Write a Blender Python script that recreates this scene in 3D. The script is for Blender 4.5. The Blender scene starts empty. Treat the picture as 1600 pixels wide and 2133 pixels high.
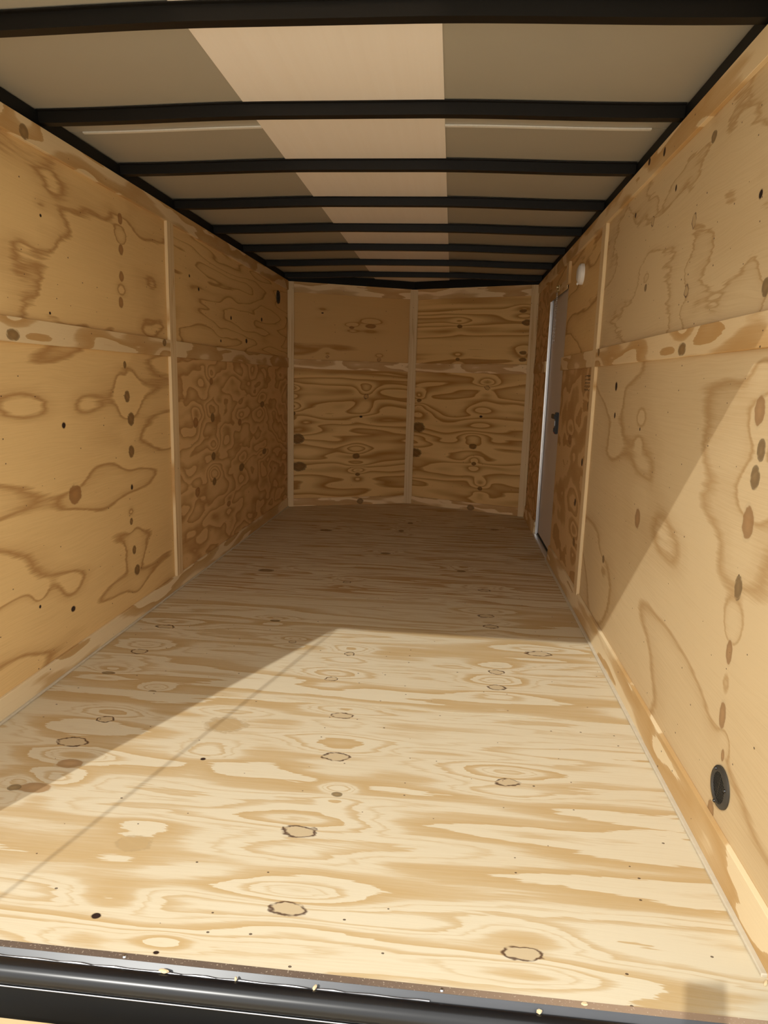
import bpy, bmesh, math, random
from mathutils import Vector, Matrix, noise as mnoise

# ---------------------------------------------------------------- scene, camera, light
S = bpy.context.scene
COL = S.collection
S.view_settings.view_transform = 'Standard'
S.view_settings.look = 'None'
S.view_settings.gamma = 1.0
S.view_settings.use_curve_mapping = False
S.view_settings.exposure = 0.16
S.cycles.use_denoising = True
S.cycles.max_bounces = 10
S.cycles.diffuse_bounces = 7
S.cycles.glossy_bounces = 4
S.cycles.sample_clamp_indirect = 6.0

CX, CZ, YAW, PITCH, ROLL, FPX = 1.3797, 1.0929, 0.0922, -0.1881, 0.0267, 1435.7
cam_d = bpy.data.cameras.new('camera')
cam = bpy.data.objects.new('camera', cam_d)
COL.objects.link(cam)
cam_d.sensor_fit = 'HORIZONTAL'
cam_d.sensor_width = 36.0
cam_d.lens = 36.0 * FPX / 1600.0
cam_d.clip_start = 0.01
_fwd = Vector((-math.sin(YAW) * math.cos(PITCH), math.cos(YAW) * math.cos(PITCH), math.sin(PITCH)))
_rt0 = Vector((math.cos(YAW), math.sin(YAW), 0.0))
_up0 = _rt0.cross(_fwd)
_rt = _rt0 * math.cos(ROLL) + _up0 * math.sin(ROLL)
_up = -_rt0 * math.sin(ROLL) + _up0 * math.cos(ROLL)
CAMROT = Matrix((( _rt.x, _up.x, -_fwd.x), (_rt.y, _up.y, -_fwd.y), (_rt.z, _up.z, -_fwd.z))).to_4x4()
cam.matrix_world = Matrix.Translation((CX, 0.0, CZ)) @ CAMROT
S.camera = cam

# sun comes in over the photographer's left shoulder, through the open rear end
SUN_DIR = Vector((0.437, 1.0, -0.9085)).normalized()
sun_d = bpy.data.lights.new('sun', 'SUN')
sun_d.energy = 2.1
sun_d.color = (1.0, 0.975, 0.91)
sun_d.angle = math.radians(0.55)
sun = bpy.data.objects.new('sun', sun_d)
COL.objects.link(sun)
sun.rotation_euler = SUN_DIR.to_track_quat('-Z', 'Y').to_euler()
sun.location = (-2.0, -4.5, 5.0)

world = bpy.data.worlds.new('sky')
S.world = world
world.use_nodes = True
_bg = world.node_tree.nodes['Background']
_bg.inputs[0].default_value = (1.0, 0.985, 0.95, 1)
_bg.inputs[1].default_value = 1.9

# ---------------------------------------------------------------- room figures (metres)
W, H = 2.04, 1.8716
Y0 = 1.092            # rear edge of the plywood floor
YB = 3.315            # joint between rear and front wall sheets
YF, YA = 5.791, 6.221  # corner and apex of the V nose
ZB0, ZB1 = 1.1816, 1.2588   # mid rail
ZT = 1.803            # underside of the strip along the ceiling
TH = 0.015            # thickness of the cover strips
RAILT = 1.925
VA, VB, VC = Vector((0, YF, 0)), Vector((W / 2, YA, 0)), Vector((W, YF, 0))
VL = (VB - VA).length
VANG = math.atan2(YA - YF, W / 2)

# ---------------------------------------------------------------- node helpers
class NT:
    def __init__(self, tree):
        self.t = tree; self.n = tree.nodes; self.l = tree.links
    def node(self, typ, **kw):
        nd = self.n.new(typ)
        for k, v in kw.items(): setattr(nd, k, v)
        return nd
    def put(self, sock, v):
        if isinstance(v, bpy.types.NodeSocket): self.l.new(v, sock)
        elif v is not None: sock.default_value = v
    def m(self, op, a, b=None, c=None, clamp=False):
        nd = self.node('ShaderNodeMath', operation=op, use_clamp=clamp)
        for i, v in enumerate((a, b, c)):
            if v is not None: self.put(nd.inputs[i], v)
        return nd.outputs[0]
    def vm(self, op, a, b=None, out=0):
        nd = self.node('ShaderNodeVectorMath', operation=op)
        self.put(nd.inputs[0], a)
        if b is not None: self.put(nd.inputs[1], b)
        return nd.outputs[out]
    def comb(self, x, y, z=0.0):
        nd = self.node('ShaderNodeCombineXYZ')
        for i, v in enumerate((x, y, z)): self.put(nd.inputs[i], v)
        return nd.outputs[0]
    def mix(self, f, a, b):
        nd = self.node('ShaderNodeMix', data_type='RGBA')
        self.put(nd.inputs[0], f); self.put(nd.inputs[6], a); self.put(nd.inputs[7], b)
        return nd.outputs[2]
    def noise(self, vec, scale=1.0, detail=2.0, rough=0.5):
        nd = self.node('ShaderNodeTexNoise')
        self.put(nd.inputs['Vector'], vec)
        nd.inputs['Scale'].default_value = scale
        nd.inputs['Detail'].default_value = detail
        nd.inputs['Roughness'].default_value = rough
        return nd.outputs['Fac']
    def smooth(self, v, a, b):
        nd = self.node('ShaderNodeMapRange', interpolation_type='SMOOTHSTEP')
        self.put(nd.inputs[0], v); nd.inputs[1].default_value = a; nd.inputs[2].default_value = b
        return nd.outputs[0]
    def ramp(self, fac, stops):
        nd = self.node('ShaderNodeValToRGB')
        el = nd.color_ramp.elements
        while len(el) < len(stops): el.new(0.5)
        for e, (p, c) in zip(el, stops):
            e.position = p; e.color = (c, c, c, 1) if isinstance(c, (int, float)) else (*c, 1)
        self.put(nd.inputs[0], fac)
        return nd.outputs[0]

def new_mat(name):
    m = bpy.data.materials.new(name); m.use_nodes = True
    nt = NT(m.node_tree)
    return m, nt, m.node_tree.nodes['Principled BSDF']

def knot_groups():
    def new(name, ins, out):
        g = bpy.data.node_groups.new(name, 'ShaderNodeTree')
        T = {'V': 'NodeSocketVector', 'F': 'NodeSocketFloat', 'C': 'NodeSocketColor'}
        for nm, tp in ins: g.interface.new_socket(nm, in_out='INPUT', socket_type=T[tp])
        g.interface.new_socket('Out', in_out='OUTPUT', socket_type=T[out])
        n = NT(g)
        return g, n, n.node('NodeGroupInput').outputs, n.node('NodeGroupOutput').inputs
    # how a knot bends the growth rings around it
    gf, n, gi, go = new('knot_rings', (('P', 'V'), ('Field', 'F'), ('Center', 'V'), ('InvF', 'V'), ('Amp', 'F')), 'F')
    e = n.vm('MULTIPLY', n.vm('SUBTRACT', gi['P'], gi['Center']), gi['InvF'])
    gs = n.m('EXPONENT', n.m('MULTIPLY', n.vm('DOT_PRODUCT', e, e, out=1), -1.0))
    se = n.node('ShaderNodeSeparateXYZ'); n.put(se.inputs[0], e)
    ev = se.outputs[1]                            # two lobes, above and below the knot: the rings pinch in at its sides
    lob = n.m('MULTIPLY_ADD', ev, n.m('MULTIPLY_ADD', ev, 2.0, 0.7), 0.10)
    n.put(go['Out'], n.m('MULTIPLY_ADD', n.m('MULTIPLY', gs, lob), gi['Amp'], gi['Field']))
    # the knot itself: a core and its outline
    gc, n, gi, go = new('knot_core', (('P', 'V'), ('Wobble', 'F'), ('Color', 'C'), ('Center', 'V'), ('InvR', 'V'), ('Core', 'C'), ('Inner', 'C'), ('Ring', 'C'),
                                      ('CoreFac', 'F'), ('RingFac', 'F')), 'C')
    q = n.vm('LENGTH', n.vm('MULTIPLY', n.vm('SUBTRACT', gi['P'], gi['Center']), gi['InvR']), out=1)
    q = n.m('ADD', q, gi['Wobble'])
    part = n.smooth(n.m('ADD', n.m('SINE', n.m('MULTIPLY', n.vm('DOT_PRODUCT', gi['P'], (95.0, 160.0, 0), out=1), 1.0)), n.m('MULTIPLY', gi['Wobble'], 2.0)), -1.5, -0.5)
    ring = n.m('MULTIPLY', n.m('MULTIPLY', n.smooth(q, 1.22, 1.05), part), gi['RingFac'])
    inner = n.m('MULTIPLY', n.smooth(q, 0.75, 0.1), 0.45)
    core = n.m('MULTIPLY', n.smooth(q, 1.0, 0.84), gi['CoreFac'])
    n.put(go['Out'], n.mix(core, n.mix(ring, gi['Color'], gi['Ring']), n.mix(inner, gi['Core'], gi['Inner'])))
    return gf, gc
KNOT_F, KNOT_C = knot_groups()

DK = (0.075, 0.03, 0.015)
# knot kinds: p = pale plug with a dark outline, k = brown knot, o = soft brown oval, s = small black pin, d = tan disc
def wood(name, u, v, light, dark, knots=(), seed=0.0, su=1.1, sv=5.0, K=5.0, ramp=None, jag=0.18, streak=0.10,
         warp=0.03, rough=0.62, amp=1.0, tone=0.10, stamp=None, fine=300.0, specks=0.22):
    m, n, b = new_mat(name)
    tc = n.node('ShaderNodeTexCoord').outputs['Object']
    sp = n.node('ShaderNodeSeparateXYZ'); n.put(sp.inputs[0], tc)
    uo, vo = sp.outputs['XYZ'.index(u)], sp.outputs['XYZ'.index(v)]
    P = n.comb(uo, vo, 0.0)
    seedv = (seed * 3.17, seed * 1.73, seed * 2.9)
    wv = n.noise(n.vm('ADD', n.vm('MULTIPLY', P, (1.6, 5.0, 0)), seedv), 1.0, 2.0, 0.5)
    v2 = n.m('MULTIPLY_ADD', n.m('SUBTRACT', wv, 0.5), warp, vo)
    Q = n.comb(uo, v2, 0.0)
    F = n.noise(n.vm('ADD', n.vm('MULTIPLY', Q, (su, sv, 0)), seedv), 1.0, 2.0, 0.42)
    field = n.m('MULTIPLY', F, K)
    wob = n.noise(n.vm('ADD', n.vm('MULTIPLY', P, (34, 60, 0)), seedv), 1.0, 2.0, 0.5)
    wobble = n.m('MULTIPLY', n.m('SUBTRACT', wob, 0.5), 1.0)
    wobble2 = n.m('MULTIPLY', wobble, 0.45)
    jn = n.noise(n.vm('ADD', n.vm('MULTIPLY', Q, (6.0, 85.0, 0)), seedv), 1.0, 3.0, 0.6)
    # first pass: every knot bends the growth rings
    field0 = field
    groups = []
    for (ku, kv, ru, rv, kind) in knots:
        fa, fu, fv = {'p': (1.1, 4.0, 3.2), 'k': (1.1, 3.6, 3.2), 'o': (0.9, 2.6, 2.2), 's': (0.8, 9, 7), 'd': (0.5, 2.2, 2.2)}[kind]
        sgn = -1 if (int(ku * 1000) + int(kv * 1000)) % 2 else 1
        g = n.node('ShaderNodeGroup'); g.node_tree = KNOT_F
        n.put(g.inputs['P'], P); n.put(g.inputs['Field'], field0)
        g.inputs['Center'].default_value = (ku, kv, 0)
        g.inputs['Amp'].default_value = fa * amp * sgn
        g.inputs['InvF'].default_value = (1 / (ru * fu), 1 / (rv * fv), 0)
        field0 = g.outputs['Out']
        lt, dk_ = Vector(light), Vector(dark)
        core, ring, cf, rf = {'p': (lt * 0.42 + dk_ * 0.53, DK, 1.0, 0.9), 'k': (dk_ * 0.50, dk_ * 0.30, 0.9, 0.75),
                              'o': (Vector((dk_.x * .66, dk_.y * .56, dk_.z * .50)), lt * 0.8, 0.85, 0.35), 's': ((0.03, 0.016, 0.012), dk_ * 0.6, 1.0, 0.6),
                              'd': (dk_ * 0.95, dk_ * 0.75, 0.8, 0.5)}[kind]
        g = n.node('ShaderNodeGroup'); g.node_tree = KNOT_C
        n.put(g.inputs['P'], P); n.put(g.inputs['Wobble'], wobble if kind in 'pd' else wobble2)
        g.inputs['Center'].default_value = (ku, kv, 0)
        g.inputs['InvR'].default_value = (1 / ru, 1 / rv, 0)
        g.inputs['Core'].default_value = (*core, 1); g.inputs['Inner'].default_value = (*(core * 1.5 if kind in 'ko' else Vector(core)), 1); g.inputs['Ring'].default_value = (*ring, 1)
        g.inputs['CoreFac'].default_value = cf; g.inputs['RingFac'].default_value = rf
        groups.append(g)
    f = n.m('MULTIPLY_ADD', n.m('SUBTRACT', jn, 0.5), jag, field0)
    t = n.m('FRACT', f)
    rp = ramp or [(0.0, 0.0), (0.42, 0.05), (0.72, 0.85), (0.93, 1.0), (1.0, 0.0)]
    ring = n.ramp(t, rp)
    st = n.noise(n.vm('ADD', n.vm('MULTIPLY', Q, (5.0, fine, 0)), seedv), 1.0, 3.0, 0.65)
    big = n.noise(n.vm('ADD', n.vm('MULTIPLY', Q, (0.9, 2.6, 0)), (seed * 5.1, 3, 1)), 1.0, 1.0, 0.5)
    fac = n.m('MULTIPLY_ADD', n.m('SUBTRACT', st, 0.5), streak * 4.5, ring, clamp=True)
    fac = n.m('MULTIPLY_ADD', n.m('SUBTRACT', big, 0.5), tone * 4.0, fac, clamp=True)
    col = n.mix(fac, (*light, 1), (*dark, 1))
    for g in groups:
        n.put(g.inputs['Color'], col); col = g.outputs['Out']
    if specks:
        vo_n = n.node('ShaderNodeTexVoronoi', voronoi_dimensions='2D')
        vo_n.inputs['Scale'].default_value = 1.0
        n.put(vo_n.inputs['Vector'], n.vm('ADD', n.vm('MULTIPLY', P, (11.0, 15.0, 0)), seedv))
        sc_ = n.node('ShaderNodeSeparateColor'); n.put(sc_.inputs[0], vo_n.outputs['Color'])
        lim = n.m('MULTIPLY', n.m('GREATER_THAN', sc_.outputs[0], 1.0 - specks), n.m('MULTIPLY_ADD', sc_.outputs[1], 0.026, 0.014))
        col = n.mix(n.m('MULTIPLY', n.m('LESS_THAN', vo_n.outputs['Distance'], lim), 0.85), col, (0.06, 0.03, 0.018, 1))
    if stamp:                                    # a small illegible ink grade mark printed on the sheet
        u0, u1, v0, v1, rows = stamp
        du = n.m('MULTIPLY', n.m('SUBTRACT', uo, u0), 1 / (u1 - u0)); dv = n.m('MULTIPLY', n.m('SUBTRACT', vo, v0), 1 / (v1 - v0))
        ins = n.m('MULTIPLY', n.m('MULTIPLY', n.m('GREATER_THAN', du, 0.0), n.m('LESS_THAN', du, 1.0)),
                  n.m('MULTIPLY', n.m('GREATER_THAN', dv, 0.0), n.m('LESS_THAN', dv, 1.0)))
        line = n.m('GREATER_THAN', n.m('SINE', n.m('MULTIPLY', dv, 6.2832 * rows)), -0.25)
        blot = n.m('GREATER_THAN', n.noise(P, 95.0, 2.0, 0.6), 0.5)
        col = n.mix(n.m('MULTIPLY', n.m('MULTIPLY', ins, n.m('MULTIPLY', line, blot)), 0.92), col, (0.03, 0.02, 0.02, 1))
    n.put(b.inputs['Base Color'], col)
    b.inputs['Roughness'].default_value = rough
    b.inputs['Specular IOR Level'].default_value = 0.25
    bp = n.node('ShaderNodeBump'); bp.inputs['Strength'].default_value = 0.12; bp.inputs['Distance'].default_value = 0.002
    n.put(bp.inputs['Height'], st); n.put(b.inputs['Normal'], bp.outputs[0])
    return m

def simple(name, col, rough=0.5, metal=0.0, spec=0.5, var=0.0, vscale=8.0, coat=0.0, bump=0.0, stretch=(1, 1, 1)):
    m, n, b = new_mat(name)
    b.inputs['Roughness'].default_value = rough; b.inputs['Metallic'].default_value = metal
    b.inputs['Specular IOR Level'].default_value = spec; b.inputs['Coat Weight'].default_value = coat
    tc = n.node('ShaderNodeTexCoord').outputs['Object']
    f = n.noise(n.vm('MULTIPLY', tc, stretch), vscale, 3.0, 0.6)
    c2 = tuple(min(1, c * (1 - var)) for c in col); c1 = tuple(min(1, c * (1 + var)) for c in col)
    n.put(b.inputs['Base Color'], n.mix(f, (*c1, 1), (*c2, 1)))
    if bump:
        bp = n.node('ShaderNodeBump'); bp.inputs['Strength'].default_value = bump; bp.inputs['Distance'].default_value = 0.003
        n.put(bp.inputs['Height'], f); n.put(b.inputs['Normal'], bp.outputs[0])
    return m

# ---------------------------------------------------------------- mesh helpers
def box(bm, x0, x1, y0, y1, z0, z1):
    vs = [bm.verts.new(p) for p in ((x0, y0, z0), (x1, y0, z0), (x1, y1, z0), (x0, y1, z0), (x0, y0, z1), (x1, y0, z1), (x1, y1, z1), (x0, y1, z1))]
    for f in ((3, 2, 1, 0), (4, 5, 6, 7), (0, 1, 5, 4), (1, 2, 6, 5), (2, 3, 7, 6), (3, 0, 4, 7)):
        bm.faces.new([vs[i] for i in f])
    return bm
def boxes(*bs):
    bm = bmesh.new()
    for b in bs: box(bm, *b)
    return bm
def prism(bm, prof, axis, a0, a1):
    """extrude a closed 2D outline along axis ('X': outline is (y,z); 'Y': (x,z); 'Z': (x,y))"""
    def P(p, a): return {'X': (a, p[0], p[1]), 'Y': (p[0], a, p[1]), 'Z': (p[0], p[1], a)}[axis]
    r0 = [bm.verts.new(P(p, a0)) for p in prof]; r1 = [bm.verts.new(P(p, a1)) for p in prof]
    k = len(prof)
    for i in range(k):
        bm.faces.new((r0[i], r0[(i + 1) % k], r1[(i + 1) % k], r1[i]))
    bm.faces.new(r0[::-1]); bm.faces.new(r1)
    return bm
def lathe(bm, prof, segs=32, mat=None):
    """revolve (r,h) about local Z, then transform by mat"""
    rows = []
    for r, h in prof:
        if r < 1e-6: rows.append([bm.verts.new((0, 0, h))])
        else: rows.append([bm.verts.new((r * math.cos(2 * math.pi * i / segs), r * math.sin(2 * math.pi * i / segs), h)) for i in range(segs)])
    for a, b in zip(rows, rows[1:]):
        for i in range(segs):
            j = (i + 1) % segs
            q = [a[i % len(a)], a[j % len(a)], b[j % len(b)], b[i % len(b)]]
            u = []
            for x in q:
                if x not in u: u.append(x)
            if len(u) > 2: bm.faces.new(u)
    if mat is not None: bmesh.ops.transform(bm, matrix=mat, verts=[v for row in rows for v in row])
    return bm
def tube(bm, pts, r, segs=8):
    pts = [Vector(p) for p in pts]; rows = []
    for i, p in enumerate(pts):
        d = (pts[min(i + 1, len(pts) - 1)] - pts[max(i - 1, 0)]).normalized()
        a = d.cross(Vector((0.31, 0.2, 0.93))).normalized(); b2 = d.cross(a)
        rows.append([bm.verts.new(p + r * (math.cos(2 * math.pi * k / segs) * a + math.sin(2 * math.pi * k / segs) * b2)) for k in range(segs)])
    for a, b2 in zip(rows, rows[1:]):
        for k in range(segs): bm.faces.new((a[k], a[(k + 1) % segs], b2[(k + 1) % segs], b2[k]))
    bm.faces.new(rows[0][::-1]); bm.faces.new(rows[-1])
    return bm
def torus_link(bm, c, R, r, axis_u, axis_v, lu, n=16, k=6):
    pts = [Vector(c) + Vector(axis_u) * (R * math.cos(t)) * lu + Vector(axis_v) * (R * math.sin(t)) for t in [2 * math.pi * i / n for i in range(n)]]
    rows = []
    for i, p in enumerate(pts):
        d = (pts[(i + 1) % n] - pts[i - 1]).normalized()
        a = Vector(axis_u).cross(Vector(axis_v)).normalized(); b2 = d.cross(a)
        rows.append([bm.verts.new(p + r * (math.cos(2 * math.pi * q / k) * a + math.sin(2 * math.pi * q / k) * b2)) for q in range(k)])
    for i in range(n):
        A, B = rows[i], rows[(i + 1) % n]
        for q in range(k): bm.faces.new((A[q], A[(q + 1) % k], B[(q + 1) % k], B[q]))
    return bm

def obj(name, bm, mat, parent=None, bevel=0.0, smooth=False, loc=None, rotz=0.0, segs=2):
    bmesh.ops.recalc_face_normals(bm, faces=bm.faces[:])
    if bevel:
        bmesh.ops.bevel(bm, geom=[e for e in bm.edges if e.calc_face_angle(0) > 0.6], offset=bevel, segments=segs, affect='EDGES', clamp_overlap=True)
    me = bpy.data.meshes.new(name); bm.to_mesh(me); bm.free()
    if smooth:
        for p in me.polygons: p.use_smooth = True
        try: me.set_sharp_from_angle(angle=math.radians(38))
        except Exception: pass
    me.materials.append(mat)
    o = bpy.data.objects.new(name, me); COL.objects.link(o)
    if loc is not None: o.location = loc
    o.rotation_euler = (0, 0, rotz)
    if parent is not None: o.parent = parent
    return o
def empty(name, loc):
    o = bpy.data.objects.new(name, None); o.empty_display_size = 0.05
    COL.objects.link(o); o.location = loc
    return o
def tag(o, label=None, cat=None, group=None, kind=None):
    if label: o['label'] = label
    if cat: o['category'] = cat
    if group: o['group'] = group
    if kind: o['kind'] = kind
    return o
def struct(o, label, cat): return tag(o, label, cat, kind='structure')

# ---------------------------------------------------------------- materials
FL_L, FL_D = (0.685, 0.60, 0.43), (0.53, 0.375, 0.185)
WL, WD = (0.78, 0.535, 0.24), (0.45, 0.25, 0.09)
ST_L, ST_D = (0.76, 0.58, 0.335), (0.52, 0.31, 0.12)
LINE = [(0.0, 0.05), (0.62, 0.10), (0.84, 0.32), (0.925, 1.0), (0.96, 0.65), (1.0, 0.05)]     # thin ring lines
LINE2 = [(0.0, 0.05), (0.35, 0.12), (0.70, 0.65), (0.90, 1.0), (0.97, 0.5), (1.0, 0.05)]
FLOOR = [(0.0, 0.0), (0.22, 0.03), (0.30, 0.65), (0.36, 0.80), (0.385, 0.08), (0.50, 0.05), (0.56, 0.55), (0.585, 0.10), (0.68, 0.12), (0.78, 0.75), (0.96, 1.0), (0.99, 0.9), (1.0, 0.0)]
BAND = [(0.0, 0.0), (0.36, 0.04), (0.50, 0.75), (0.90, 1.0), (0.985, 0.85), (1.0, 0.0)]      # broad bands

black = simple('black_paint', (0.008, 0.008, 0.009), 0.27, 0.0, 0.5, 0.2, 5)
bowmat = simple('black_bow_paint', (0.007, 0.0055, 0.004), 0.5, 0.0, 0.25, 0.2, 5)
blacksat = simple('black_satin', (0.006, 0.006, 0.006), 0.55, 0.0, 0.25, 0.1, 5)
plastic = simple('black_plastic', (0.012, 0.011, 0.010), 0.42, 0.0, 0.5, 0.1, 5)
hole = simple('dark_recess', (0.006, 0.006, 0.006), 0.8)
steel = simple('zinc_screw', (0.62, 0.62, 0.64), 0.28, 1.0, 0.5, 0.1, 60)
alu = simple('mill_aluminium', (0.80, 0.80, 0.80), 0.30, 0.9, 0.5, 0.08, 30, stretch=(1, 1, 0.05))
brass = simple('yellow_zinc', (0.75, 0.62, 0.34), 0.3, 1.0, 0.5, 0.1, 60)
doorskin = simple('door_skin', (0.64, 0.57, 0.50), 0.5, 0.0, 0.4, 0.03, 3)
white = simple('white_plastic', (0.85, 0.82, 0.78), 0.35, 0.0, 0.5, 0.02, 5)
edgeply = simple('ply_edge', (0.74, 0.60, 0.40), 0.7, 0, 0.3, 0.2, 90, stretch=(1, 1, 1))
slat = simple('vent_slat_plastic', (.016, .014, .012), .5)
redtip = simple('red_plastic', (0.30, 0.03, 0.02), 0.5)
concrete = simple('pale_concrete', (0.78, 0.74, 0.65), 0.9, 0.0, 0.2, 0.12, 1.5)
roofside = simple('grey_ceiling_sheet', (0.385, 0.35, 0.28), 0.45, 0.0, 0.4, 0.05, 3.0, stretch=(1, 1, 1), bump=0.04)
outer = simple('outer_skin', (0.03, 0.03, 0.03), 0.4)
chipmat = simple('wood_chip', (0.72, 0.56, 0.34), 0.8, 0, 0.2, 0.15, 200)
cablemat = simple('cable_steel', (0.10, 0.10, 0.10), 0.5, 0.5)
sealant = simple('bright_seam_metal', (0.86, 0.84, 0.78), 0.4, 0.2, 0.5, 0.1, 120)

def streak_sheet():
    m, n, b = new_mat('pale_ceiling_sheet')
    tc = n.node('ShaderNodeTexCoord').outputs['Object']
    f = n.noise(n.vm('MULTIPLY', tc, (38, 0.7, 1)), 1.0, 3.0, 0.6)
    n.put(b.inputs['Base Color'], n.mix(f, (0.94, 0.87, 0.79, 1), (0.88, 0.79, 0.69, 1)))
    b.inputs['Roughness'].default_value = 0.42
    return m
roofmid = streak_sheet()

def dusty():
    m, n, b = new_mat('dusty_black_flange')
    tc = n.node('ShaderNodeTexCoord').outputs['Object']
    f = n.noise(tc, 14.0, 4.0, 0.65)
    sx = n.node('ShaderNodeSeparateXYZ'); n.put(sx.inputs[0], tc)
    f2 = n.m('MULTIPLY_ADD', n.smooth(sx.outputs[0], 1.1, 1.95), 0.8, n.m('MULTIPLY', f, 0.25), clamp=True)
    sp = n.m('GREATER_THAN', n.noise(tc, 260.0, 2.0, 0.5), 0.66)
    c = n.mix(f2, (0.085, 0.058, 0.043, 1), (0.42, 0.29, 0.19, 1))
    n.put(b.inputs['Base Color'], n.mix(n.m('MULTIPLY', sp, 0.5), c, (0.6, 0.5, 0.38, 1)))
    b.inputs['Roughness'].default_value = 0.7
    return m
dust = dusty()

# ---------------------------------------------------------------- SETTING: ground and ramp side
g = obj('ground', boxes((-14, 16, -16, 22, -0.66, -0.52)), concrete)
struct(g, 'pale concrete ground outside the open rear end of the trailer', 'ground')

# ---------------------------------------------------------------- floor: plywood sheets laid across
joints = [Y0, 2.173, 3.344, 4.515, 5.686, YA + 0.03]
fl = obj('floor', boxes((-0.03, W + 0.03, Y0, YA + 0.05, -0.06, -0.019)), edgeply)
struct(fl, 'plywood trailer floor of wide sheets with grain running across', 'floor')
FK = [
 # first sheet, by the sill
 [(1.055, 1.492, .042, .020, 'p'), (1.085, 1.241, .036, .017, 'p'), (1.568, 1.186, .036, .016, 'p'), (1.583, 1.778, .030, .017, 'p'),
  (1.064, 2.095, .034, .017, 'p'), (1.086, 1.843, .036, .021, 'p'), (.286, 1.814, .042, .024, 'p'), (.317, 1.96, .027, .017, 'p'),
  (.315, 1.577, .050, .024, 'o'), (.262, 1.571, .016, .013, 'k'), (.343, 1.701, .040, .024, 'o'), (.707, 1.776, .008, .007, 's'),
  (.701, 1.173, .010, .008, 's'), (1.12, 1.657, .013, .010, 'k'), (.707, 1.98, .06, .045, 'd'), (.677, 1.397, .040, .026, 'd'),
  (.86, 1.10, .006, .004, 's')],
 [(1.784, 2.744, .050, .022, 'p'), (1.599, 2.531, .026, .018, 'p'), (1.591, 2.393, .030, .018, 'p'), (1.012, 2.619, .020, .016, 'p'),
  (.757, 2.709, .014, .013, 'p'), (.176, 2.508, .030, .022, 'p'), (.98, 2.373, .024, .016, 'p'), (.164, 2.796, .040, .018, 'p'),
  (.155, 2.297, .022, .012, 'k'), (.378, 2.17, .015, .012, 'k'), (1.588, 3.184, .035, .022, 'p'), (1.603, 3.04, .030, .020, 'p'), (.62, 2.95, .022, .012, 'k')],
 [(.358, 3.766, .042, .026, 'k'), (1.481, 3.962, .024, .020, 'k'), (.85, 3.62, .02, .02, 'p'), (1.0, 4.3, .03, .02, 'k'), (1.6, 3.6, .03, .02, 'p')],
 [(.5, 4.9, .04, .03, 'k'), (1.1, 5.3, .02, .03, 'k'), (1.05, 5.0, .018, .03, 'k'), (1.75, 5.2, .03, .02, 'k')],
 [],
]
for i in range(5):
    y0, y1 = joints[i], joints[i + 1]
    if i < 4:
        bm = boxes((-0.004, W + 0.004, y0 + (0.0012 if i else 0), y1 - 0.0012, -0.019, 0.0))
    else:
        bm = prism(bmesh.new(), [(-0.004, y0 + .0008), (W + .004, y0 + .0008), (W + .004, YF), (W / 2, YA), (-.004, YF)], 'Z', -0.019, 0.0)
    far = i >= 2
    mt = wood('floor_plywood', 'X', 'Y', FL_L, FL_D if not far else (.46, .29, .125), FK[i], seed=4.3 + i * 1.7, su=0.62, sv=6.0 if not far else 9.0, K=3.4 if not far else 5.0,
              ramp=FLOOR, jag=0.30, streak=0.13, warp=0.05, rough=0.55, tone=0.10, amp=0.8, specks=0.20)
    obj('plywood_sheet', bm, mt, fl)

# ---------------------------------------------------------------- side walls
def wall_panel(par, side, y0, y1, z0, z1, mat, extra=None):
    x0, x1 = ((-0.012, 0.0) if side == 'L' else (W, W + 0.012))
    return obj('plywood_panel', boxes((x0, x1, y0, y1, z0, z1)), mat, par)

wl = obj('wall_left', boxes((-0.05, -0.012, 0.98, YF + 0.03, -0.06, RAILT)), outer)
struct(wl, 'left side wall lined with knotty plywood panels and cover strips', 'wall')
LUP = [(2.868, 1.715, .022, .024, 'o'), (2.865, 1.594, .022, .024, 'o'), (2.859, 1.487, .022, .022, 'o'), (2.845, 1.383, .022, .024, 'o'), (2.30, 1.60, .006, .005, 's'), (2.32, 1.29, .006, .005, 's')]
LLO = [(2.413, .647, .046, .038, 'o'), (2.864, .998, .022, .022, 'k'), (2.891, .901, .028, .026, 'k'), (2.883, .762, .024, .024, 'k'), (2.873, .605, .010, .012, 's'),
       (2.854, .456, .013, .014, 'k'), (2.87, .323, .016, .018, 'k'), (2.89, .225, .024, .022, 'k'), (2.363, .906, .012, .011, 's'), (2.855, 1.13, .012, .014, 'k'), (2.353, .221, .014, .011, 's'), (2.149, .297, .006, .006, 's')]
LFL = [(3.659, .843, .04, .03, 'o'), (3.662, .459, .04, .03, 'o'), (3.917, 1.062, .03, .022, 'o'), (3.929, .856, .03, .024, 'k'), (3.932, .631, .03, .022, 'k'), (3.94, .479, .03, .02, 'k'),
       (4.45, .80, .04, .024, 'o'), (4.48, .5, .05, .024, 'k'), (5.0, .9, .05, .02, 'k'), (5.05, .55, .05, .02, 'k'), (4.2, .3, .04, .02, 'o')]
LFU = [(3.62, 1.60, .01, .008, 's'), (3.75, 1.55, .012, .01, 's'), (4.3, 1.45, .015, .012, 's'), (4.62, 1.33, .02, .015, 's'), (4.1, 1.3, .01, .008, 's'), (5.0, 1.5, .02, .014, 's')]
mLU = wood('left_rear_upper_plywood', 'Y', 'Z', WL, WD, LUP, 11.3, 1.5, 3.2, 4.2, LINE, .22, .10, .07, amp=.5, tone=.14)
mLL = wood('left_rear_lower_plywood', 'Y', 'Z', WL, WD, LLO, 2.1, .62, 2.7, 5.5, LINE, .14, .14, .07, amp=.55, tone=.12)
mLFU = wood('left_front_upper_plywood', 'Y', 'Z', WL, WD, LFU, 7.7, .6, 5.5, 10.0, LINE, .12, .09, .06, amp=.7, tone=.12, specks=.4)
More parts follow.
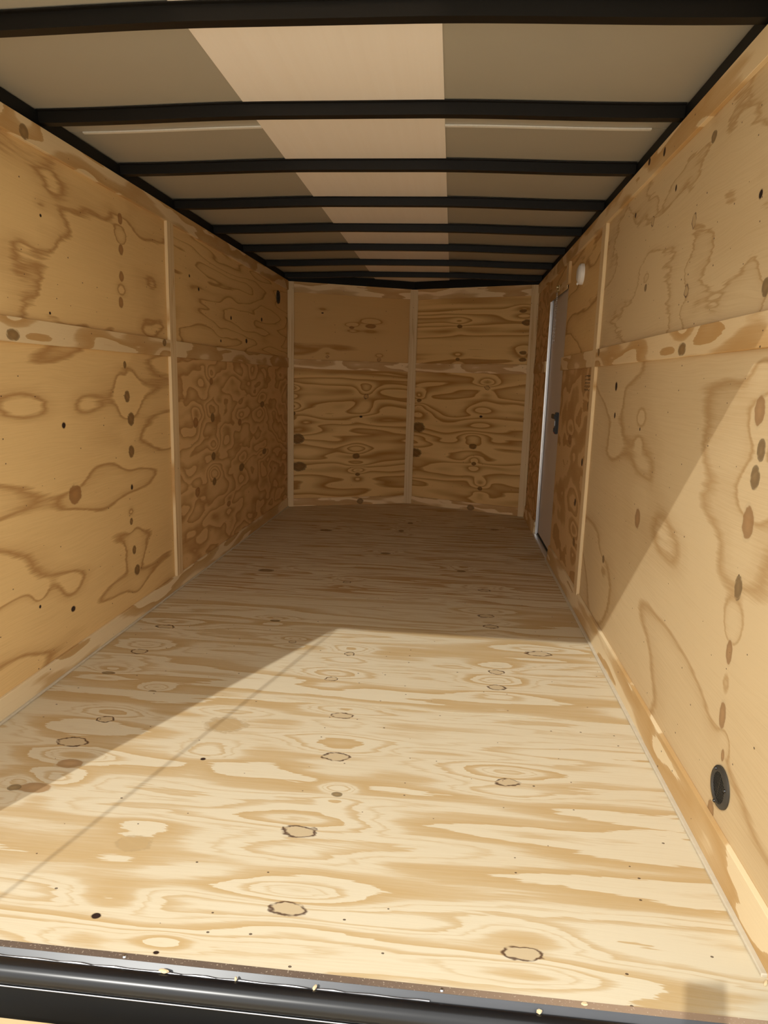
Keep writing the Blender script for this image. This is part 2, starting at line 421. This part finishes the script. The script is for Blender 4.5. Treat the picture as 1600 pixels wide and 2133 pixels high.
mLFL = wood('left_front_lower_plywood', 'Y', 'Z', (.74, .49, .225), (.47, .265, .10), LFL, 5.2, 2.4, 5.5, 7.5, LINE2, .2, .08, .10, amp=1.8, tone=.12)
YR0 = 0.98
wall_panel(wl, 'L', YR0, YB, ZB1 - .02, H, mLU)
wall_panel(wl, 'L', YR0, YB, -.019, ZB0 + .02, mLL)
wall_panel(wl, 'L', YB, YF, ZB1 - .02, H, mLFU)
wall_panel(wl, 'L', YB, YF, -.019, ZB0 + .02, mLFL)

wr = empty('wall_right', (W, 1.165, 0.0))
struct(wr, 'right side wall of pale plywood, half in sunlight, with a door opening', 'wall')
def rw(name, bm, mat):
    o = obj(name, bm, mat); o.parent = wr; o.matrix_parent_inverse = Matrix.Translation((-W, -1.165, 0.0)); return o
DY0, DY1, DZ = 4.335, 5.07, 1.69
rw('outer_skin', boxes((W + .012, W + .05, 1.165, DY0, -.06, RAILT), (W + .012, W + .05, DY1, YF + .03, -.06, RAILT), (W + .012, W + .05, DY0, DY1, DZ, RAILT)), outer)
RLO = [(1.568, 1.051, .026, .036, 'o'), (1.537, .969, .018, .022, 'k'), (1.55, .908, .02, .024, 'k'), (1.556, .806, .03, .04, 'o'), (1.563, .656, .018, .026, 'k'), (1.568, .501, .018, .03, 'o'),
       (1.561, .348, .018, .036, 'o'), (1.533, .262, .010, .016, 'o'), (1.56, .10, .02, .03, 'o'), (2.423, .646, .034, .036, 'o'), (2.911, 1.095, .018, .018, 's'), (2.892, .98, .012, .012, 's'), (2.871, .384, .018, .016, 'k'), (2.5, .95, .006, .006, 's')]
RUP = [(2.144, 1.56, .016, .018, 'p'), (2.586, 1.653, .016, .016, 'p'), (2.147, 1.37, .016, .018, 'p'), (2.6, 1.437, .014, .012, 'k'), (1.616, 1.312, .016, .018, 'k'), (2.05, 1.75, .018, .014, 'k'), (2.841, 1.73, .01, .01, 's'), (1.70, 1.52, .01, .01, 's'), (2.35, 1.70, .008, .01, 's')]
RFL = [(3.5, .72, .02, .02, 's'), (3.6, .5, .02, .02, 's'), (3.55, .3, .03, .02, 'k'), (3.9, .8, .06, .03, 'o'), (3.45, 1.0, .03, .02, 'k')]
RL_L, RL_D = (.66, .50, .285), (.47, .305, .14)
mRU = wood('right_rear_upper_plywood', 'Y', 'Z', RL_L, RL_D, RUP, 3.9, 2.0, 3.6, 4.5, LINE, .45, .17, .10, amp=.5, tone=.24, specks=.4)
mRL = wood('right_rear_lower_plywood', 'Y', 'Z', RL_L, RL_D, RLO, 8.4, .9, 1.9, 4.5, LINE, .12, .16, .06, amp=.45, tone=.14)
mRFU = wood('right_front_upper_plywood', 'Y', 'Z', WL, WD, (), 6.1, 1.0, 3.5, 5.0, LINE, .15, .10, .06, tone=.14)
mRFL = wood('right_front_lower_plywood', 'Y', 'Z', (.66, .44, .21), (.45, .26, .10), RFL, 9.2, 2.4, 3.0, 5.5, BAND, .2, .08, .10, amp=1.5, tone=.1, stamp=(3.40, 3.60, 1.07, 1.155, 5))
box_r = lambda y0, y1, z0, z1: boxes((W, W + .012, y0, y1, z0, z1))
rw('plywood_panel', box_r(1.165, YB, ZB1 - .02, H), mRU)
rw('plywood_panel', box_r(1.165, YB, -.019, ZB0 + .02), mRL)
rw('plywood_panel', box_r(YB, DY0, ZB1 - .02, H), mRFU)
rw('plywood_panel', box_r(YB, DY0, -.019, ZB0 + .02), mRFL)
rw('plywood_panel', box_r(DY0, DY1, DZ, H), mRFU)
rw('plywood_panel', box_r(DY1, YF, ZB1 - .02, H), mLFL)
rw('plywood_panel', box_r(DY1, YF, -.019, ZB0 + .02), mLFL)

# ---------------------------------------------------------------- V-shaped front wall
VKL = [(.691, .954, .020, .020, 'p'), (.61, .433, .030, .022, 'k'), (.626, .27, .020, .013, 'k'), (.647, .778, .014, .009, 's'), (.085, .585, .055, .040, 'k'), (.10, .345, .060, .036, 'k'), (.045, .80, .022, .018, 'k'), (.03, .98, .02, .012, 'k')]
VKLU = [(.295, 1.637, .010, .005, 's'), (.72, 1.55, .05, .02, 'o'), (.34, 1.28, .012, .010, 'p'), (.80, 1.27, .016, .013, 'p'), (.55, 1.53, .025, .012, 'o')]
VKR = [(.709, 1.057, .022, .016, 'p'), (.606, .557, .032, .022, 'k'), (.623, .409, .020, .014, 'k'), (.083, .693, .055, .040, 'k'), (.06, .465, .055, .036, 'k'), (.692, .198, .020, .016, 'k'), (.667, .815, .014, .009, 's'), (.08, .93, .02, .014, 'k')]
VKRU = [(.436, 1.561, .022, .014, 'k'), (1.02, 1.584, .040, .022, 'k'), (1.0, 1.346, .028, .014, 'k'), (.98, 1.674, .028, .012, 'k'), (.43, 1.29, .018, .012, 'k'), (1.0, 1.29, .03, .014, 'k')]
VL_L, VL_D = (.80, .53, .215), (.42, .21, .05)
def vwall(nm, lab, base, ang, ks, ksu, seed):
    w = obj(nm, boxes((-.02, VL + .02, .012, .05, -.06, RAILT)), outer, loc=base, rotz=ang)
    struct(w, lab, 'wall')
    mu = wood(nm + '_upper_plywood', 'X', 'Z', VL_L if seed > 5 else (.70, .44, .175), VL_D, ksu, seed, .5, 3.0 if seed < 5 else 8.0, 2.6 if seed < 5 else 6.5, LINE if seed < 5 else LINE2, .08, .05, .05, amp=.8)
    ml = wood(nm + '_lower_plywood', 'X', 'Z', VL_L, VL_D, ks, seed + .7, .55, 5.0, 9.0, LINE2, .08, .05, .08, amp=1.8)
    obj('plywood_panel', boxes((0, VL, 0, .012, ZB1 - .02, H)), mu, w)
    obj('plywood_panel', boxes((0, VL, 0, .012, -.019, ZB0 + .02)), ml, w)
    return w
vwl = vwall('wall_front_left', 'left half of the pointed front wall with strongly figured plywood', VA, VANG, VKL, VKLU, 3.3)
vwr = vwall('wall_front_right', 'right half of the pointed front wall with strongly figured plywood', VB, -VANG, VKR, VKRU, 6.6)

# ---------------------------------------------------------------- cover strips (trim) and baseboards
mStripY = [wood('cover_strip_along', 'Y', 'Z', ST_L, ST_D, kk, sd, 1.6, 7.0, 4.5, BAND, .25, .07, .05, amp=.9) for kk, sd in
           (((((2.212, 1.827, .022, .020, 'k')),), 1.2), (((3.24, 1.243, .020, .014, 'k'), (2.085, 1.203, .03, .016, 'k')), 5.9),
            (((2.464, 1.838, .012, .014, 's'), (2.645, 1.862, .014, .012, 's')), 8.8), ((), 2.6))]
mStripZ = [wood('cover_strip_upright', 'Z', 'Y', ST_L, ST_D, (), sd, .7, 26.0, 5.0, LINE, .15, .07, .02) for sd in (4.4, 9.1)]
mStripX = [wood('cover_strip_across', 'X', 'Z', (.86, .65, .37), (.56, .33, .13), kk, sd, 1.8, 9.0, 4.0, BAND, .2, .06, .05, amp=.8) for kk, sd in
           (((), 3.1), (((.65, .03, .026, .024, 'k'),), 7.3), (((.62, .025, .03, .024, 'k'),), 1.9))]
mPost = wood('cover_post', 'Z', 'X', ST_L, (.60, .40, .19), (), 2.2, .6, 30.0, 3.0, LINE, .12, .08, .02)
mBase = [wood('baseboard_ply', 'Y', 'Z', (.80, .645, .40), (.54, .34, .14), (), sd, 1.7, 8.0, 3.2, BAND, .2, .06, .05, tone=.05) for sd in (6.3, 1.6)]
TN = [0]
def trim(bm, mat, lab, loc=None, rotz=0.0, bev=.0012, cat='trim'):
    TN[0] += 1
    o = obj('trim_%d' % TN[0], bm, mat, loc=loc, rotz=rotz, bevel=bev, segs=1)
    return struct(o, lab, cat)
LX = (0.0, TH); RX = (W - TH, W)
BW = 0.075   # width of the upright strips
# left wall
trim(boxes((*LX, YR0, YF - .02, ZT, H + .002)), mStripY[0], 'long plywood strip under the ceiling along the left wall')
trim(boxes((*LX, YB - .004, YB - .004 + BW, .076, ZT)), mStripZ[0], 'upright plywood strip covering the sheet joint on the left wall')
trim(boxes((*LX, YR0, YB - .004, ZB0, ZB1)), mStripY[1], 'swirly plywood mid rail on the near part of the left wall')
trim(boxes((*LX, YB - .004 + BW, YF - .02, ZB0, ZB1)), mStripY[3], 'plain plywood mid rail on the far part of the left wall')
# right wall
trim(boxes((*RX, 1.165, YF - .02, ZT, H + .002)), mStripY[2], 'long plywood strip under the ceiling along the right wall')
trim(boxes((*RX, YB - .012, YB - .012 + BW, .09, ZT)), mStripZ[1], 'upright plywood strip covering the sheet joint on the right wall')
trim(boxes((*RX, 1.165, YB - .012, ZB0, ZB1)), mStripY[1], 'plywood mid rail on the right wall running into the sunlight')
trim(boxes((*RX, YB - .012 + BW, DY0 - .004, ZB0, ZB1)), mStripY[3], 'short plywood mid rail between right upright strip and door')
trim(boxes((*RX, DY1 + .004, YF - .05, ZB0, ZB1)), mStripY[3], 'short plywood mid rail between side door and front corner')
trim(boxes((*RX, 4.28, 4.36, DZ - .01, ZT)), mStripZ[1], 'short upright wood strip above the near edge of the side door')
trim(boxes((W - .006, W, DY0 + .03, DY1 + .03, DZ - .03, DZ + .03)), mStripY[3], 'wood header strip over the side door')
# V wall strips
for nm, base, ang, ms, off in (('left', VA, VANG, mStripX[1], 0), ('right', VB, -VANG, mStripX[2], 0)):
    trim(boxes((.03, VL - .03, -TH, 0, 1.79, H + .002)), mStripX[0], 'top plywood strip on the %s half of the front wall' % nm, base, ang)
    trim(boxes((.03, VL - .03, -TH, 0, ZB0 - .006, ZB1 - .008)), mStripX[0], 'plywood mid rail on the %s half of the front wall' % nm, base, ang)
    b = obj('baseboard_front_%s' % nm, boxes((.03, VL - .03, -TH, 0, -.002, .068)), ms, loc=base, rotz=ang, bevel=.0012, segs=1)
    struct(b, 'pale plywood baseboard on the %s half of the front wall' % nm, 'baseboard')
trim(prism(bmesh.new(), [(-.036, -.018), (.036, -.018), (.030, .004), (0, .016), (-.030, .004)], 'Z', 0.0, H), mPost, 'upright plywood post at the centre of the front wall', loc=(W / 2, YA - .012, 0))
trim(boxes((-.002, .050, -.014, .0, 0, H)), mPost, 'upright plywood post in the left front corner', loc=(0.004, YF - .004, 0), rotz=VANG * .5)
trim(boxes((-.060, .0, -.014, .0, 0, H)), mPost, 'upright plywood post in the right front corner', loc=(W - .004, YF - .004, 0), rotz=-VANG * .5)
# baseboards
b = obj('baseboard_left', boxes((0, .011, YR0, YF - .02, 0, .078)), mBase[0], bevel=.0012, segs=1)
struct(b, 'plywood baseboard along the foot of the left wall', 'baseboard')
prof = [(W, 0), (W - .018, 0), (W - .012, .098), (W, .100)]
b = obj('baseboard_right', prism(prism(bmesh.new(), prof, 'Y', 1.185, DY0 - .01), prof, 'Y', DY1 + .01, YF - .03), mBase[1], bevel=.0012, segs=1)
struct(b, 'plywood baseboard along the foot of the right wall', 'baseboard')
shoe = simple('pale_shoe_strip', (.60, .53, .40), .7, 0, .3, .12, 40)
trim(boxes((W - .029, W - .016, 1.185, DY0 - .02, 0, .009)), shoe, 'thin pale shoe strip at the foot of the right baseboard', bev=.002)
trim(boxes((.010, .020, YR0, YF - .03, 0, .008)), shoe, 'thin pale shoe strip at the foot of the left baseboard', bev=.002)

# ---------------------------------------------------------------- ceiling
ZE, ZC = 1.925, 1.955     # ceiling height at the sides and at the crown
def crown(x):             # the bows are bent up at two points: flat middle, sloping ends
    t = min(x, W - x) / 0.80
    s = min(1.0, max(0.0, t)); s = s * s * (3 - 2 * s)
    return s * 0.016
def arch_sheet(bm, x0, x1, y0, y1, zoff, thick, n=24):
    lo, hi = [], []
    for i in range(n + 1):
        x = x0 + (x1 - x0) * i / n; z = ZE + crown(x) + zoff
        lo.append((x, z)); hi.append((x, z + thick))
    return prism(bm, lo + hi[::-1], 'Y', y0, y1)
cl = obj('ceiling', arch_sheet(bmesh.new(), -.05, W + .05, .90, YA + .10, .006, .02), roofside)
struct(cl, 'arched trailer ceiling of grey sheets with a pale stripe down the middle', 'ceiling')
obj('ceiling_sheet', arch_sheet(bmesh.new(), -.04, .705, .92, 2.515, .000, .005), roofside, cl)
obj('ceiling_sheet', arch_sheet(bmesh.new(), -.04, .705, 2.525, YA + .08, .002, .003), roofside, cl)
obj('ceiling_sheet', arch_sheet(bmesh.new(), 1.31, W + .04, .92, 2.515, .000, .005), roofside, cl)
obj('ceiling_sheet', arch_sheet(bmesh.new(), 1.31, W + .04, 2.525, YA + .08, .002, .003), roofside, cl)
tag(obj('centre_sheet', arch_sheet(bmesh.new(), .690, 1.318, .92, YA + .08, -.003, .004), roofmid, cl), 'pale smooth sheet down the middle of the ceiling')
for x0, x1 in ((.05, .690), (1.318, W - .05)):
    bm = arch_sheet(bmesh.new(), x0, x1, 2.508, 2.522, -.006, .005)
    s = obj('seam_strip', bm, sealant, cl)
    tag(s, 'bright metal seam strip with a row of rivets')
    bm = bmesh.new()
    k = int((x1 - x0) / .016)
    for i in range(k):
        x = x0 + (i + .5) * (x1 - x0) / k
        lathe(bm, [(0, -.0025), (.003, -.002), (.004, 0)], 8, Matrix.Translation((x, 2.531, ZE + crown(x) + .001)))
    tag(obj('rivet_row', bm, sealant, s), kind='stuff')
for nm, xs in (('left', (-.045, .004)), ('right', (W - .004, W + .045))):
    trim(boxes((*xs, .98, YF + .05, H + .003, RAILT - .001)), blacksat, 'black steel roof rail above the %s wall' % nm, bev=.004)
for nm, base, ang in (('left', VA, VANG), ('right', VB, -VANG)):
    trim(boxes((-.02, VL + .02, -.012, .05, H + .003, RAILT + .028)), blacksat, 'black steel roof rail above the %s half of the front wall' % nm, base, ang, bev=.004)
    if nm == 'right':
        pass

# ---------------------------------------------------------------- roof bows (things)
ORD = ['nearest', 'second', 'third', 'fourth', 'fifth', 'sixth', 'seventh', 'eighth']
def bow_mesh(y, xa, xb):
    bm = bmesh.new(); n = 40; hgt = .037
    prof = [(-.030, 0.0), (-.030, -.003), (-.018, -.003), (-.017, -hgt), (.017, -hgt), (.018, -.003), (.030, -.003), (.030, 0.0)]
    rows = []
    for i in range(n + 1):
        x = xa + (xb - xa) * i / n; z = crown(x)
        rows.append([bm.verts.new((x - W / 2, p[0], z + p[1])) for p in prof])
    for a, b in zip(rows, rows[1:]):
        for k in range(8): bm.faces.new((a[k], a[(k + 1) % 8], b[(k + 1) % 8], b[k]))
    bm.faces.new(rows[0][::-1]); bm.faces.new(rows[-1])
    return bm
for i in range(8):
    y = (1.747, 2.328, 2.890, 3.447, 4.005, 4.565, 5.125, 5.690)[i]
    o = obj('roof_bow', bow_mesh(y, .006, W - .006), bowmat, loc=(W / 2, y, ZE - .003), smooth=False)
    tag(o, '%s black steel roof bow %s, arching across the ceiling' % (ORD[i], 'from the open end' if i else 'at the top edge of the picture'), 'roof bow', 'black roof bows under the ceiling')
    if i == 7: o['label'] = 'farthest black steel roof bow, just before the pointed front wall'

# ---------------------------------------------------------------- side door in the right wall
dr = empty('door_1', (W, (DY0 + DY1) / 2, 0))
struct(dr, 'narrow side door with grey leaf and bright metal frame in the right wall', 'door')
def dpart(name, bm, mat, parent=None, **kw):
    o = obj(name, bm, mat, **kw); o.parent = parent or dr
    o.matrix_parent_inverse = Matrix.Translation((-W, -(DY0 + DY1) / 2, 0))
    return o
leaf = dpart('door_leaf', boxes((W + .016, W + .046, DY0 - .01, DY1 - .004, .022, DZ - .012)), doorskin, bevel=.002)
tag(leaf, 'plain warm grey door leaf')
fr = dpart('door_frame', boxes((W - .004, W + .016, DY1 - .006, DY1 + .016, 0.0, DZ), (W + .0, W + .012, DY1 - .028, DY1 - .006, .02, DZ),
           (W + .016, W + .05, DY1 - .004, DY1 + .01, 0, DZ)), alu, bevel=.0015)
tag(fr, 'bright aluminium door jamb')
tag(dpart('threshold', boxes((W - .020, W + .05, DY0 - .008, DY1 + .016, -.004, .012)), alu, bevel=.003), 'bright aluminium threshold')
dpart('door_gasket', boxes((W + .010, W + .017, DY1 - .0065, DY1 - .003, .02, DZ), (W + .010, W + .018, DY0, DY1 - .004, .0115, .023)), hole)
dpart('top_gasket', boxes((W + .008, W + .018, DY0 - .01, DY1, DZ - .016, DZ + .002)), hole)
la = dpart('latch', boxes((W - .004, W + .016, 4.455, 4.50, .790, .925), (W - .010, W + .004, 4.462, 4.493, .80, .83)), plastic, bevel=.003)
tag(la, 'black inside latch with a red tip')
o = obj('latch_lever', boxes((W - .012, W + .0, 4.47, 4.60, .882, .912)), plastic, bevel=.003); o.parent = la
o = obj('red_button', boxes((W - .006, W + .0, 4.460, 4.495, .792, .812)), redtip, bevel=.002); o.parent = la
o = obj('latch_slot', boxes((W - .0055, W - .003, 4.473, 4.479, .84, .872)), steel); o.parent = la
la_children = [c for c in la.children]
for c in la_children: c.matrix_parent_inverse = la.matrix_parent_inverse.copy() if False else Matrix.Identity(4)

# crash chain with spring hanging beside the door
cx_ = W - .016; cy_ = 4.70
ch = empty('door_chain', (cx_, cy_, 1.70))
tag(ch, 'thin steel safety chain and spring hanging over the grey side door', 'chain')
def cpart(name, bm, mat, **kw):
    o = obj(name, bm, mat, **kw); o.parent = ch; o.matrix_parent_inverse = Matrix.Translation((-cx_, -cy_, -1.70)); return o
bm = boxes((W - .010, W - .006, cy_ - .028, cy_ + .028, 1.685, 1.722)); lathe(bm, [(0, .012), (.006, .010), (.008, 0)], 10, Matrix.Translation((W - .010, cy_ + .012, 1.712)) @ Matrix.Rotation(-math.pi / 2, 4, 'Y'))
torus_link(bm, (W - .014, cy_ - .005, 1.690), .012, .003, (0, 1, 0), (0, 0, 1), 1.0)
tag(cpart('chain_bracket', bm, brass), 'yellowish zinc bracket with an eye')
pts = [(cx_ + .006 * math.cos(t * .9), cy_ - .004 + .006 * math.sin(t * .9), 1.678 - t * .0016) for t in range(0, 96)]
cpart('spring', tube(bmesh.new(), pts, .0016, 6), steel, smooth=True)
bm = bmesh.new()
for i in range(13):
    z = 1.520 - i * .0125
    torus_link(bm, (cx_ + .002, cy_ + .02 + .0015 * i, z), .0055, .0013, (0, 0, 1), ((1, 0, 0) if i % 2 else (0, 1, 0)), 1.5, 12, 5)
cpart('chain_links', bm, steel)

# ---------------------------------------------------------------- round white dome light
lt = empty('dome_light', (W, 3.885, 1.672))
tag(lt, 'small round white dome light high on the right wall', 'light')
RY = Matrix.Rotation(-math.pi / 2, 4, 'Y')
def lpart(name, prof, mat):
    bm = lathe(bmesh.new(), prof, 40, RY); o = obj(name, bm, mat, lt, smooth=True); return o
lpart('light_base', [(0, 0), (.054, 0), (.054, .014), (.050, .020), (.046, .020), (0, .020)], white)
lpart('light_lens', [(.046, .0201), (.044, .024), (.034, .029), (.018, .031), (0, .0315)], simple('frosted_lens', (.80, .78, .76), .3, 0, .5, .02, 5))
o = obj('light_switch', boxes((-.026, -.018, .018, .030, -.052, -.040)), white, lt, bevel=.0015)

# ---------------------------------------------------------------- vents
def vent(name, side, y, z, r, lab):
    e = empty(name, (W if side == 'R' else 0.0, y, z))
    tag(e, lab, 'vent')
    M = RY if side == 'R' else Matrix.Rotation(math.pi / 2, 4, 'Y')
    o = obj('flange', lathe(bmesh.new(), [(.70 * r, .001), (r, .001), (r, .005), (.93 * r, .008), (.76 * r, .009), (.70 * r, .006), (.70 * r, .001)], 48, M), simple('brownish_black_plastic', (.042, .037, .030), .5, 0, .4, .1, 5), e, smooth=True)  # flange is a lighter, browner black than the slats
    obj('backing', lathe(bmesh.new(), [(0, .0015), (.71 * r, .0015), (.71 * r, .001), (0, .001)], 40, M), hole, e)
    bm = bmesh.new(); k = 12
    for i in range(k):
        q = (-.66 + 1.32 * i / (k - 1)) * r
        w = math.sqrt(max((.71 * r) ** 2 - q * q, 0))
        sg = -1 if side == 'R' else 1
        b2 = bmesh.new()
        box(b2, .002 * sg, .0055 * sg, -w, w, q - .0013, q + .0013)
        bmesh.ops.rotate(b2, verts=b2.verts, cent=(0, 0, 0), matrix=Matrix.Rotation(math.radians(12), 3, 'X'))
        me = bpy.data.meshes.new('t'); b2.to_mesh(me); b2.free(); bm.from_mesh(me); bpy.data.meshes.remove(me)
    obj('louvre_grille', bm, slat, e)
    sg = -1 if side == 'R' else 1
    b3 = boxes((.0015 * sg, .0062 * sg, -.0012, .0012, -.70 * r, .70 * r))
    bmesh.ops.rotate(b3, verts=b3.verts, cent=(0, 0, 0), matrix=Matrix.Rotation(math.radians(12), 3, 'X'))
    obj('grille_rib', b3, slat, e)
    if r > .04:
        for a in (60, 160, -78):
            c = Vector((0, .84 * r * math.cos(math.radians(a)), .84 * r * math.sin(math.radians(a))))
            obj('screw', lathe(bmesh.new(), [(0, .0125), (.0028, .0118), (.0042, .009), (.0042, .007)], 14, Matrix.Translation(c) @ M), black, e, smooth=True)
    return e
vent('louvre_vent', 'R', 1.518, .190, .049, 'round black louvred vent low on the sunlit right wall')
vent('louvre_vent', 'L', 5.468, 1.710, .050, 'small round black vent high on the left wall near the front corner')

# ---------------------------------------------------------------- rear frame, sill and ramp door
rf = obj('rear_frame', boxes((-.07, .041, .90, .978, -.10, 1.93), (W - .012, W + .07, .90, 1.160, -.10, 1.93), (.041, W - .012, .90, .978, 1.81, 1.93)), black, bevel=.003)
struct(rf, 'black steel frame around the open rear doorway', 'frame')
sl = empty('rear_sill', (W / 2, 1.05, 0)); tag(sl, 'black steel threshold across the open rear end with round hinge tube', 'sill')
def spart(name, bm, mat, **kw):
    o = obj(name, bm, mat, **kw); o.parent = sl; o.matrix_parent_inverse = Matrix.Translation((-W / 2, -1.05, 0)); return o
XS = (.045, W - .014)
spart('dusty_flange', boxes((*XS, 1.0775, 1.0915, -.012, .0006)), dust)
spart('angle_lip', prism(bmesh.new(), [(1.0773, .0004), (1.0773, -.05), (1.069, -.05), (1.0655, -.0105)], 'X', *XS), simple('sky_grey_lip', (.055, .058, .066), .30, 0.0, .6, .25, 12, stretch=(.6, 6, 6)), bevel=.0008)  # sky reflection on the black paint is put into this grey-blue colour
RX90 = Matrix.Rotation(math.pi / 2, 4, 'Y')
L_ = XS[1] - XS[0]
spart('hinge_tube', lathe(bmesh.new(), [(0, 0), (.0215, 0), (.0215, L_), (0, L_)], 40, Matrix.Translation((XS[0], 1.0475, -.0205)) @ RX90), black, smooth=True)
spart('weld_bead', tube(bmesh.new(), [(XS[0] + L_ * i / 90, 1.0622 + .0012 * math.sin(i * 1.7), -.0050 + .0006 * math.sin(i * 2.3)) for i in range(62)], .0022, 6), simple('weld_metal', (.22, .22, .23), .3, .7, .5, .4, 60), smooth=True)
spart('lower_channel', boxes((*XS, 1.0345, 1.075, -.16, -.0425)), blacksat, bevel=.0022)
for x in (.805, 1.409):
    spart('screw', lathe(bmesh.new(), [(0, .0035), (.0025, .003), (.0045, .0005), (.0045, 0)], 14, Matrix.Translation((x, 1.083, .0004))), steel, smooth=True)
spart('edge_glint', tube(bmesh.new(), [(XS[0], 1.0352, -.0431), (XS[1], 1.0352, -.0431)], .0016, 8), steel, smooth=True)  # bright tube added to draw the sun's glint along the channel edge
# ramp door, lowered
rd = empty('ramp_door', (W / 2, 1.0, -.075)); tag(rd, 'lowered plywood ramp door just showing below the sill at bottom left', 'door')
slope = -.22
mRamp = wood('ramp_plywood', 'X', 'Y', FL_L, FL_D, (), 1.1, .95, 6.0, 3.0, BAND, .3, .1, .05)
def rpart(name, bm, mat):
    bmesh.ops.transform(bm, matrix=Matrix.Shear('XY', 4, (0, 0)) if False else Matrix(((1, 0, 0, 0), (0, 1, 0, 0), (0, -slope, 1, 0), (0, 0, 0, 1))), verts=bm.verts)
    o = obj(name, bm, mat); o.parent = rd; return o
rpart('ramp_deck', boxes((-.98, .98, -1.95, 0.0, -.02, 0.0)), mRamp) if False else None
bm = boxes((-.98, .98, -1.95, 0.0, -.02, 0.0))
for v in bm.verts: v.co.z += -slope * v.co.y
o = obj('ramp_deck', bm, mRamp); o.parent = rd
bm = boxes((-1.01, -.98, -1.98, 0.0, -.03, .004), (.98, 1.01, -1.98, 0.0, -.03, .004), (-.98, .98, -1.98, -1.95, -.03, .004))
for v in bm.verts: v.co.z += -slope * v.co.y
o = obj('ramp_frame', bm, black); o.parent = rd
# ramp cable at the left: its thin shadow crosses the sunlit floor
cb = obj('ramp_cable', tube(bmesh.new(), [(.055, .93, 1.785), (.055, .226, .875), (.055, -.80, -.44)], .0042, 8), cablemat)
tag(cb, 'thin steel ramp cable from upper left of the doorway down to the ramp', 'cable')

# ---------------------------------------------------------------- photographer's phone (its shadow falls near the sill at right)
bm = bmesh.new(); box(bm, -.030, .0465, -.19, -.030, .0015, .0095)
ph = obj('smartphone', bm, blacksat, bevel=.003)
ph.matrix_world = Matrix.Translation((CX, 0, CZ)) @ CAMROT
tag(ph, 'dark smartphone held up behind the sill, shadowing the floor at right', 'phone')

# ---------------------------------------------------------------- wood chips lying on sill and floor
random.seed(5)
def chip(loc, sx, sy, sz, rz, lab):
    bm = bmesh.new(); bmesh.ops.create_icosphere(bm, subdivisions=2, radius=1.0)
    for v in bm.verts:
        k = 1 + .35 * mnoise.noise(v.co * 1.7 + Vector(loc) * 40)
        v.co = Vector((v.co.x * sx * k, v.co.y * sy * k, v.co.z * sz * k))
    o = obj('wood_chip', bm, chipmat, loc=loc, rotz=rz)
    return tag(o, lab, 'wood chip', 'wood chips on the sill and floor')
chip((.892, 1.0600, .0015), .0105, .0045, .003, -.15, 'largest wood chip on the black sill tube, left of centre')
chip((1.030, 1.0600, .0015), .0025, .005, .0025, .2, 'small upright wood chip on the sill, second from the left')
chip((1.178, 1.0600, .0015), .0035, .006, .003, -.4, 'wood chip on the sill tube near the middle')
chip((1.582, 1.0600, .0015), .005, .005, .003, .3, 'pale wood chip on the sill right of centre')
chip((2.014, 1.172, .003), .009, .003, .003, .9, 'pale curled splinter in the bottom right corner of the floor')
chip((1.665, 1.085, .002), .006, .004, .002, .3, 'flat wood chip on the dusty flange at right')
